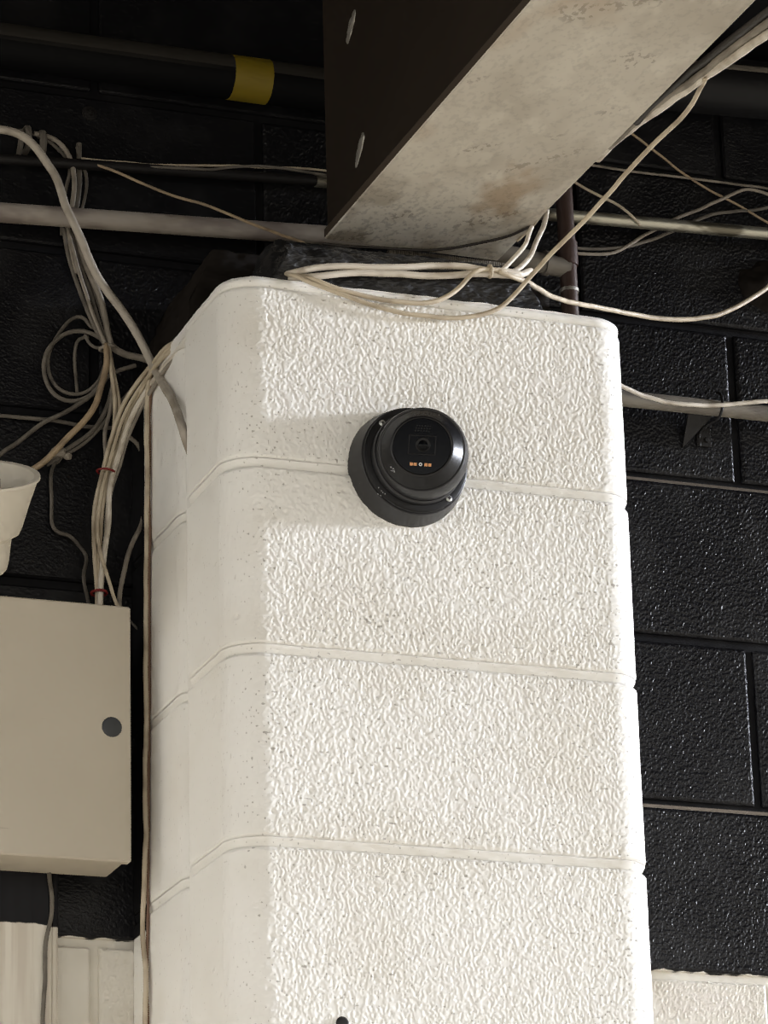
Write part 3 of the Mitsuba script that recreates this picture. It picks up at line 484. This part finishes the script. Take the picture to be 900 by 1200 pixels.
    ("cable", "cable_dusty", 0.0022, "dusty cable sagging between the clamp and the bundle, the lowest one", None, [(-0.1399, 0.35, 0.1102), (-0.1157, 0.348, 0.1264), (-0.098, 0.347, 0.1391), (-0.0813, 0.346, 0.1581), (-0.0683, 0.346, 0.175), (-0.0463, 0.345, 0.2041), (-0.0274, 0.34, 0.2252)]),
    ("cable", "cable_dusty", 0.0024, "dusty cable arching behind the red-tied bundle", None, [(-0.057, 0.35, 0.1601), (-0.0544, 0.352, 0.1787), (-0.0462, 0.352, 0.2005), (-0.0346, 0.35, 0.2146), (-0.0198, 0.345, 0.2301), (-0.0085, 0.335, 0.2402)]),
    ("wire", "cable_dusty", 0.0022, "thin dull purple wire kinking down the wall above the metal box", None, [(-0.1217, 0.362, 0.1266), (-0.129, 0.364, 0.1132), (-0.1309, 0.364, 0.0854), (-0.1308, 0.364, 0.06), (-0.1278, 0.364, 0.042), (-0.1194, 0.362, 0.035), (-0.1095, 0.362, 0.033), (-0.0985, 0.362, 0.0219), (-0.0906, 0.362, 0.0095), (-0.0941, 0.36, -0.0087), (-0.0945, 0.355, -0.0254), (-0.0934, 0.345, -0.0435), (-0.0944, 0.335, -0.0666)]),
    ("cable", "cable_grey", 0.0027, "grey cable bowing beside the pillar corner down to the metal box's right end", None, [(-0.0565, 0.345, 0.1563), (-0.0484, 0.345, 0.153), (-0.0394, 0.345, 0.1478), (-0.0323, 0.342, 0.1371), (-0.0285, 0.338, 0.1175), (-0.0286, 0.335, 0.0908), (-0.0307, 0.335, 0.0621), (-0.0354, 0.333, 0.0416), (-0.0443, 0.33, 0.0246), (-0.0558, 0.322, -0.0043), (-0.062, 0.318, -0.0312), (-0.0659, 0.315, -0.0554), (-0.0669, 0.315, -0.0723)]),
    ("cable", "cable_beige", 0.0028, "pale beige cable running down the corner between wall and pillar", None, [(-0.041, 0.2695, 0.2114), (-0.0405, 0.2844, 0.1945), (-0.0405, 0.2916, 0.156), (-0.041, 0.2906, 0.1148), (-0.0405, 0.2933, 0.0449), (-0.0405, 0.298, -0.0535), (-0.0405, 0.3001, -0.1999), (-0.0405, 0.3029, -0.2762), (-0.041, 0.3003, -0.3198), (-0.0415, 0.3058, -0.3799), (-0.0415, 0.3097, -0.4352), (-0.041, 0.3027, -0.4832), (-0.0405, 0.3082, -0.5373), (-0.0405, 0.3125, -0.6184), (-0.0405, 0.3158, -0.7786), (-0.0405, 0.3191, -0.9387), (-0.0405, 0.3223, -1.0988), (-0.0405, 0.3256, -1.2589), (-0.0405, 0.3289, -1.419), (-0.0405, 0.3321, -1.5792), (-0.0405, 0.3354, -1.7393), (-0.0405, 0.3387, -1.8994), (-0.0405, 0.3419, -2.0595), (-0.0405, 0.3452, -2.2196), (-0.0405, 0.3485, -2.3798), (-0.0405, 0.3517, -2.5399), (-0.0405, 0.355, -2.7)]),
    ("cable", "cable_brown", 0.0017, "thin brown cable running down the corner beside the pale one", None, [(-0.037, 0.276, 0.2102), (-0.037, 0.2914, 0.1666), (-0.037, 0.2943, 0.086), (-0.037, 0.2965, -0.0536), (-0.037, 0.3004, -0.1995), (-0.037, 0.3043, -0.3422), (-0.037, 0.3088, -0.4352), (-0.037, 0.3087, -0.5278), (-0.037, 0.3117, -0.6185), (-0.037, 0.3142, -0.7786), (-0.037, 0.3168, -0.9387), (-0.037, 0.3193, -1.0988), (-0.037, 0.3219, -1.2589), (-0.037, 0.3245, -1.4191), (-0.037, 0.327, -1.5792), (-0.037, 0.3296, -1.7393), (-0.037, 0.3322, -1.8994), (-0.037, 0.3347, -2.0595), (-0.037, 0.3373, -2.2196), (-0.037, 0.3399, -2.3798), (-0.037, 0.3424, -2.5399), (-0.037, 0.345, -2.7)]),
    ("cable", "cable_dusty", 0.0024, "grey cable hanging from the metal box's underside down the wooden board", None, [(-0.1407, 0.332, -0.359), (-0.1385, 0.333, -0.3746), (-0.1365, 0.333, -0.3942), (-0.1374, 0.333, -0.4149), (-0.142, 0.333, -0.4356), (-0.1437, 0.333, -0.4635), (-0.1445, 0.333, -0.4959), (-0.1462, 0.333, -0.5281), (-0.1478, 0.333, -0.5828), (-0.1476, 0.3331, -0.7457), (-0.1474, 0.3332, -0.9085), (-0.1472, 0.3332, -1.0714), (-0.1469, 0.3333, -1.2342), (-0.1467, 0.3334, -1.3971), (-0.1465, 0.3335, -1.56), (-0.1463, 0.3335, -1.7228), (-0.1461, 0.3336, -1.8857), (-0.1459, 0.3337, -2.0486), (-0.1456, 0.3338, -2.2114), (-0.1454, 0.3338, -2.3743), (-0.1452, 0.3339, -2.5371), (-0.145, 0.334, -2.7)]),
    ("wire", "cable_dusty", 0.0014, "thin wire slanting down behind the metal box's right edge", None, [(-0.0619, 0.345, -0.0486), (-0.0455, 0.35, -0.0616), (-0.035, 0.352, -0.0711), (-0.0242, 0.352, -0.0831)]),
    ("wire", "cable_beige", 0.0016, "thin pale wire lying along the top of the black conduit", None, [(-0.0984, 0.358, 0.4971), (-0.0537, 0.352, 0.4962), (0.0081, 0.35, 0.4995), (0.0713, 0.35, 0.5081), (0.1244, 0.35, 0.5132), (0.1673, 0.35, 0.518), (0.2212, 0.35, 0.5186), (0.2646, 0.35, 0.519)]),
    ("wire", "cable_dusty", 0.0018, "thin dusty wire sagging along the black conduit", None, [(-0.0984, 0.358, 0.4928), (-0.044, 0.35, 0.4923), (0.0068, 0.346, 0.4942), (0.059, 0.345, 0.4998), (0.1227, 0.345, 0.5119), (0.203, 0.345, 0.5106), (0.2517, 0.345, 0.5105)]),
    ("wire", "cable_tan", 0.0018, "thin brown wire slanting from the upper left down to the beam's end", None, [(-0.0993, 0.355, 0.4924), (-0.0904, 0.35, 0.4892), (-0.061, 0.345, 0.4802), (-0.0315, 0.34, 0.4679), (0.0135, 0.335, 0.4522), (0.0415, 0.325, 0.4429), (0.0781, 0.31, 0.424), (0.0989, 0.28, 0.401), (0.1124, 0.23, 0.37), (0.1163, 0.17, 0.3359)]),
    ("cable", "cable_white", 0.0046, "thick white cable running along the beam's right lower edge", None, [(0.36, -2.6, 0.335), (0.3593, -2.4347, 0.3319), (0.3587, -2.2695, 0.3287), (0.358, -2.1042, 0.3256), (0.3573, -1.9389, 0.3224), (0.3567, -1.7737, 0.3193), (0.356, -1.6084, 0.3161), (0.3553, -1.4431, 0.313), (0.3547, -1.2778, 0.3098), (0.354, -1.1126, 0.3067), (0.3533, -0.9473, 0.3036), (0.3527, -0.782, 0.3004), (0.352, -0.6168, 0.2973), (0.349, -0.5136, 0.3068), (0.347, -0.4799, 0.3097), (0.345, -0.4262, 0.3152), (0.341, -0.3549, 0.3224), (0.338, -0.2996, 0.3273), (0.335, -0.2426, 0.3325), (0.331, -0.1968, 0.3339), (0.328, -0.1472, 0.3317)]),
    ("cable", "cable_grey", 0.004, "grey cable tucked between the beam's right edge and the white cable", None, [(0.352, -2.6, 0.345), (0.3514, -2.436, 0.3418), (0.3508, -2.272, 0.3386), (0.3502, -2.108, 0.3354), (0.3497, -1.944, 0.3322), (0.3491, -1.78, 0.3291), (0.3485, -1.616, 0.3259), (0.3479, -1.452, 0.3227), (0.3473, -1.288, 0.3195), (0.3468, -1.124, 0.3163), (0.3462, -0.96, 0.3131), (0.3456, -0.796, 0.3099), (0.345, -0.632, 0.3067), (0.343, -0.5265, 0.3117), (0.341, -0.4546, 0.3181), (0.338, -0.3817, 0.3218), (0.335, -0.3064, 0.3295), (0.332, -0.2384, 0.3329), (0.329, -0.1788, 0.3318)]),
    ("cable", "cable_dark", 0.0046, "black cable nearest the beam's right edge", None, [(0.345, -2.6, 0.352), (0.3448, -2.4366, 0.349), (0.3445, -2.2732, 0.346), (0.3443, -2.1098, 0.343), (0.344, -1.9464, 0.3401), (0.3438, -1.783, 0.3371), (0.3435, -1.6196, 0.3341), (0.3433, -1.4562, 0.3311), (0.343, -1.2928, 0.3281), (0.3428, -1.1294, 0.3251), (0.3425, -0.966, 0.3222), (0.3423, -0.8027, 0.3192), (0.342, -0.6393, 0.3162), (0.34, -0.5336, 0.3189), (0.338, -0.4617, 0.3245), (0.335, -0.3891, 0.3294), (0.332, -0.3132, 0.3318), (0.33, -0.2428, 0.3326)]),
    ("cable", "cable_dark", 0.0042, "black cable behind the grey one along the beam's right edge", None, [(0.362, -2.6, 0.352), (0.361, -2.4353, 0.3493), (0.36, -2.2707, 0.3466), (0.359, -2.106, 0.3439), (0.358, -1.9413, 0.3412), (0.357, -1.7766, 0.3386), (0.356, -1.612, 0.3359), (0.355, -1.4473, 0.3332), (0.354, -1.2826, 0.3305), (0.353, -1.118, 0.3278), (0.352, -0.9533, 0.3251), (0.351, -0.7886, 0.3224), (0.35, -0.6239, 0.3197), (0.349, -0.5158, 0.3234), (0.346, -0.4453, 0.327), (0.343, -0.3722, 0.3309), (0.338, -0.3005, 0.3347), (0.333, -0.2364, 0.335)]),
    ("cable", "cable_beige", 0.0026, "pale cable leaving the beam's edge and sagging across the pillar's front", None, [(0.338, -0.3926, 0.312), (0.3525, -0.355, 0.324), (0.3563, -0.33, 0.3207), (0.3565, -0.3, 0.3162), (0.3547, -0.24, 0.3148), (0.3473, -0.19, 0.3045), (0.3444, -0.14, 0.2982), (0.3364, -0.1, 0.2864), (0.3228, -0.06, 0.2704), (0.3128, -0.035, 0.2594), (0.2982, -0.02, 0.2426), (0.2837, -0.012, 0.224), (0.2659, -0.01, 0.2066), (0.2409, -0.009, 0.195), (0.2114, -0.008, 0.1888), (0.1818, -0.008, 0.1873), (0.1427, -0.008, 0.1895), (0.104, -0.008, 0.1966), (0.0755, -0.007, 0.2054), (0.0494, -0.005, 0.2128), (0.0378, 0, 0.2193), (0.0295, 0.012, 0.2262)]),
    ("cable", "cable_beige", 0.003, "pale cable swagging from the pillar past the brown pipe to the right edge", None, [(0.2693, -0.006, 0.2518), (0.2859, -0.002, 0.2494), (0.3154, 0.02, 0.2539), (0.3573, 0.07, 0.267), (0.4046, 0.13, 0.2886), (0.4788, 0.2, 0.3171), (0.5409, 0.24, 0.3319), (0.5947, 0.26, 0.3397), (0.6448, 0.27, 0.3508), (0.6844, 0.28, 0.3673), (0.7252, 0.29, 0.3941), (0.7546, 0.3, 0.4175), (0.8146, 0.32, 0.4673), (0.9788, 0.3253, 0.476), (1.143, 0.3307, 0.4848), (1.3073, 0.336, 0.4936), (1.4715, 0.3413, 0.5024), (1.6358, 0.3467, 0.5112), (1.8, 0.352, 0.52)]),
    ("cable", "cable_white", 0.0038, "upper of the two thick white cables lying across the pillar's cap", None, [(0.0243, 0.022, 0.2256), (0.0371, 0.006, 0.2266), (0.0551, 0.002, 0.2312), (0.0888, 0.001, 0.238), (0.128, 0.001, 0.2419), (0.1678, 0.002, 0.2473), (0.1977, 0.002, 0.2531), (0.2272, 0.001, 0.2554), (0.2467, 0, 0.2544), (0.2769, 0, 0.2552), (0.3007, 0.004, 0.2557)]),
    ("cable", "cable_white", 0.0038, "lower of the two thick white cables lying across the pillar's cap", None, [(0.0295, 0.015, 0.2224), (0.0504, 0.003, 0.2211), (0.0736, 0, 0.2258), (0.1078, 0, 0.233), (0.147, 0, 0.2359), (0.1865, 0, 0.2389), (0.2264, 0, 0.2448), (0.2616, 0, 0.2502), (0.2932, 0.003, 0.2544), (0.318, 0.02, 0.2685)]),
    ("cable", "cable_beige", 0.0027, "pale cable dipping across the rim of the pillar and rising to the knot", None, [(0.0336, 0.01, 0.2249), (0.0498, -0.004, 0.2172), (0.0704, -0.008, 0.2093), (0.0945, -0.008, 0.2043), (0.1235, -0.008, 0.201), (0.1577, -0.008, 0.2012), (0.1873, -0.008, 0.2048), (0.2053, -0.008, 0.213), (0.2226, -0.008, 0.2271), (0.2337, -0.009, 0.2411), (0.2429, -0.009, 0.2482), (0.2593, -0.006, 0.2525), (0.2772, -0.004, 0.2536)]),
    ("cable", "cable_white", 0.0026, "white cable end standing up from the knot, bent at its top", None, [(0.2718, 0, 0.2535), (0.2791, 0, 0.2605), (0.2918, 0, 0.2753), (0.3046, 0, 0.2911), (0.3113, 0.005, 0.3063), (0.3169, 0.01, 0.3174)]),
    ("cable", "cable_white", 0.003, "white cable rising from the knot behind the bent end to the beam's edge", None, [(0.2733, 0.004, 0.2523), (0.2907, 0.004, 0.2585), (0.3059, 0.01, 0.272), (0.3189, 0.02, 0.289), (0.3301, 0.03, 0.31), (0.3402, 0.035, 0.3289), (0.334, 0.0077, 0.333), (0.336, 0.0093, 0.3401)]),
    ("wire", "cable_beige", 0.0015, "thin pale wire hooking over the beam's lower right edge", None, [(0.321, 0.0614, 0.322), (0.33, 0.0425, 0.3307), (0.332, 0.0247, 0.3348), (0.333, 0.0146, 0.3379)]),
    ("wire", "cable_dark", 0.0016, "dark wire drooping under the beam's end", None, [(0.1169, 0.1351, 0.3235), (0.1485, 0.1328, 0.3235), (0.1867, 0.1261, 0.3235), (0.2246, 0.1182, 0.3235), (0.2516, 0.1087, 0.3235), (0.2747, 0.0891, 0.3235), (0.2968, 0.0675, 0.3235), (0.3125, 0.043, 0.3235), (0.3216, 0.0231, 0.3235)]),
    ("wire", "cable_beige", 0.0018, "short pale wire slanting beside the brown pipe down to the steel conduit", None, [(0.4993, 0.32, 0.5411), (0.5158, 0.325, 0.5353), (0.5445, 0.327, 0.5241), (0.5723, 0.327, 0.513), (0.5942, 0.327, 0.4966), (0.601, 0.33, 0.4919)]),
    ("wire", "cable_tan", 0.0016, "brown wire slanting across the black wall from the beam to the right edge", None, [(0.5897, 0.34, 0.6279), (0.6054, 0.345, 0.6208), (0.6471, 0.355, 0.6021), (0.6776, 0.36, 0.5852), (0.7116, 0.36, 0.5677), (0.7459, 0.36, 0.5537), (0.7975, 0.36, 0.5303), (0.8381, 0.36, 0.5169), (1.0105, 0.3604, 0.4535), (1.1828, 0.3608, 0.3901), (1.3552, 0.3612, 0.3268), (1.5276, 0.3616, 0.2634), (1.7, 0.362, 0.2)]),
    ("wire", "cable_grey", 0.0017, "grey wire running level along the block joint from the beam to the right edge", None, [(0.5397, 0.362, 0.5823), (0.5602, 0.362, 0.5805), (0.6085, 0.362, 0.579), (0.6782, 0.362, 0.5804), (0.7369, 0.362, 0.5813), (0.8019, 0.362, 0.5807), (0.8554, 0.362, 0.5785), (1.027, 0.3621, 0.5792), (1.1986, 0.3622, 0.5799), (1.3703, 0.3623, 0.5807), (1.5419, 0.3624, 0.5814), (1.7135, 0.3626, 0.5821), (1.8851, 0.3627, 0.5828), (2.0568, 0.3628, 0.5836), (2.2284, 0.3629, 0.5843), (2.4, 0.363, 0.585)]),
    ("cable", "cable_grey", 0.0022, "grey cable waving under and over the steel conduit to the right edge", None, [(0.5046, 0.36, 0.4559), (0.5329, 0.36, 0.4584), (0.5695, 0.36, 0.463), (0.5905, 0.36, 0.4725), (0.6143, 0.36, 0.4892), (0.6382, 0.36, 0.5049), (0.6583, 0.352, 0.5168), (0.6882, 0.352, 0.5322), (0.7174, 0.35, 0.5479), (0.7416, 0.35, 0.5616), (0.7634, 0.35, 0.5703), (0.7833, 0.35, 0.5683), (0.8135, 0.352, 0.5616), (0.9868, 0.353, 0.5539), (1.1601, 0.354, 0.5462), (1.3334, 0.355, 0.5385), (1.5067, 0.356, 0.5308), (1.68, 0.357, 0.5231), (1.8534, 0.358, 0.5154), (2.0267, 0.359, 0.5077), (2.2, 0.36, 0.5)]),
    ("cable", "cable_dusty", 0.0022, "dim cable rising more gently behind the steel conduit", None, [(0.5058, 0.362, 0.4636), (0.5455, 0.362, 0.4665), (0.5858, 0.362, 0.4739), (0.6267, 0.362, 0.4882), (0.6623, 0.362, 0.5066), (0.6924, 0.362, 0.5243), (0.7274, 0.36, 0.5385), (0.7631, 0.36, 0.5455), (0.7992, 0.36, 0.5561), (0.8417, 0.36, 0.5688), (1.0115, 0.3603, 0.5777), (1.1813, 0.3605, 0.5866), (1.3511, 0.3608, 0.5955), (1.5209, 0.361, 0.6044), (1.6907, 0.3613, 0.6133), (1.8604, 0.3615, 0.6222), (2.0302, 0.3618, 0.6311), (2.2, 0.362, 0.64)]),
    ("cable", "cable_white", 0.0028, "pale cable leaving the pillar's edge and lying along the dusty beige pipe", None, [(0.5414, 0.31, 0.2751), (0.5622, 0.315, 0.2695), (0.5843, 0.32, 0.2651), (0.613, 0.322, 0.2603), (0.641, 0.322, 0.259), (0.6761, 0.324, 0.2625), (0.7106, 0.324, 0.2685), (0.7559, 0.322, 0.2761), (0.8015, 0.32, 0.2827), (0.968, 0.3228, 0.2879), (1.1345, 0.3256, 0.2932), (1.301, 0.3283, 0.2984), (1.4675, 0.3311, 0.3037), (1.634, 0.3339, 0.309), (1.8005, 0.3367, 0.3142), (1.967, 0.3394, 0.3195), (2.1335, 0.3422, 0.3247), (2.3, 0.345, 0.33)]),
]
for i, (name, mat, r, label, group, pts) in enumerate(CABLES):
    obj(name, tube(pts, r, 10, 0.006, wob=0.0012, seed=i), mat, label=label, category="cable" if "cable" in name else "wire", group=group, smooth=True)
tr = trimesh.creation.torus(0.0098, 0.0013, 24, 10); tr.apply_transform(trimesh.geometry.align_vectors((0, 0, 1), (0.1, 0, 1))); tr.apply_translation((-0.0826, 0.311, 0.0943))
obj("cable_tie", tr, "red_tie_plastic", label="upper red tie round the bundle of beige cables", category="cable tie")
tr = trimesh.creation.torus(0.0085, 0.0015, 24, 10); tr.apply_transform(trimesh.geometry.align_vectors((0, 0, 1), (0, 0.1, 1))); tr.apply_translation((-0.0923, 0.305, -0.051))
obj("cable_tie", tr, "red_tie_plastic", label="red tie round the bundle just above the metal box", category="cable tie")
tr = trimesh.creation.torus(0.0085, 0.0022, 24, 10); tr.apply_transform(trimesh.geometry.align_vectors((0, 0, 1), (-0.2, 0, 1))); tr.apply_translation((-0.072, 0.34, 0.2557))
obj("cable_tie", tr, "cable_grey", label="dusty tie at the knot where the hanging cables meet", category="cable tie")
tr = trimesh.creation.torus(0.0065, 0.0016, 24, 10); tr.apply_transform(trimesh.geometry.align_vectors((0, 0, 1), (1, 0, 0.1))); tr.apply_translation((0.259, -0.004, 0.2513))
obj("cable_tie", tr, "cable_beige", label="pale tie round the white cables on the pillar's cap", category="cable tie")
k = thing("cable_clamp", "dusty clamp with a screw holding the tan cable to the black wall", "clamp")
obj("saddle", rough(box(-0.1360, -0.1200, 0.3390, 0.3695, 0.1188, 0.1308, 0.003), 0.0008, 150, 2, 0.004), "cable_grey", k, smooth=True)
obj("screw", lathe([(0, 0.009), (0.0035, 0.008), (0.0045, 0.004), (0.003, 0.0), (0, 0.0)], (-0.1210, 0.3460, 0.1218), (0.7, -0.6, -0.25), 16), "cable_grey", k)
obj("cable_clip", tube([(-0.1709, 0.3695, 0.5235), (-0.1709, 0.357, 0.5215), (-0.1723, 0.352, 0.506), (-0.1737, 0.357, 0.4904), (-0.1737, 0.3695, 0.4884)], 0.0035, 8), "cable_dusty", label="left one of the grey cable clips at the upper left", category="clip")
obj("cable_clip", tube([(-0.1628, 0.3695, 0.529), (-0.1628, 0.357, 0.527), (-0.1627, 0.352, 0.5149), (-0.1626, 0.357, 0.5028), (-0.1626, 0.3695, 0.5008)], 0.004, 8), "cable_dusty", label="grey cable clip in the middle of the row at the upper left", category="clip")
obj("cable_clip", tube([(-0.1454, 0.3695, 0.5249), (-0.1454, 0.357, 0.5229), (-0.1453, 0.352, 0.5108), (-0.1452, 0.357, 0.4987), (-0.1452, 0.3695, 0.4967)], 0.0045, 8), "cable_dusty", label="right one of the grey cable clips at the upper left", category="clip")
obj("wall_anchor", lathe([(0, 0.006), (0.003, 0.0055), (0.0042, 0.002), (0.009, 0.0012), (0.010, -0.001), (0, -0.001)], (-0.0848, 0.3697, 0.5624), NA, 24), "black_steel", label="small round anchor on the black wall below the yellow-banded pipe", category="anchor")
obj("screw", lathe([(0, 0.004), (0.0028, 0.003), (0.0036, 0.0), (0, 0.0)], (-0.1209, 0.3697, 0.5101), NA, 16), "screw_steel", label="small shiny screw in the black wall beside the upper left clips", category="screw")
k = thing("pipe_hanger", "black steel strap hanger holding the dusty beige pipe to the wall", "hanger")
obj("strap", tube([(0.6991, 0.345, 0.2895), (0.6971, 0.33, 0.2803), (0.697, 0.3265, 0.2691), (0.6955, 0.327, 0.2591), (0.6938, 0.334, 0.2516), (0.6885, 0.345, 0.2484), (0.6825, 0.357, 0.2444), (0.6822, 0.364, 0.2414), (0.6822, 0.366, 0.2255)], 0.0017, 8), "black_steel", k, smooth=True)
obj("plate", box(0.6791, 0.6982, 0.3655, 0.3695, 0.2261, 0.2506, 0.0008), "black_steel", k, smooth=False)
obj("bolt", lathe([(0, 0.0035), (0.003, 0.0032), (0.0036, 0.0), (0, 0.0)], (0.6916, 0.3655, 0.2341), NA, 12), "black_steel", k)
gus = trimesh.convex.convex_hull(np.vstack([np.array([(0.6587, 0.34, 0.2632), (0.695, 0.34, 0.2628), (0.6858, 0.366, 0.248), (0.6597, 0.367, 0.2224), (0.6647, 0.36, 0.2469)]), np.array([(0.6587, 0.34, 0.2632), (0.695, 0.34, 0.2628), (0.6858, 0.366, 0.248), (0.6597, 0.367, 0.2224), (0.6647, 0.36, 0.2469)]) + (0.0, 0.003, 0.0)]))
obj("brace", gus, "black_steel", k, smooth=False)
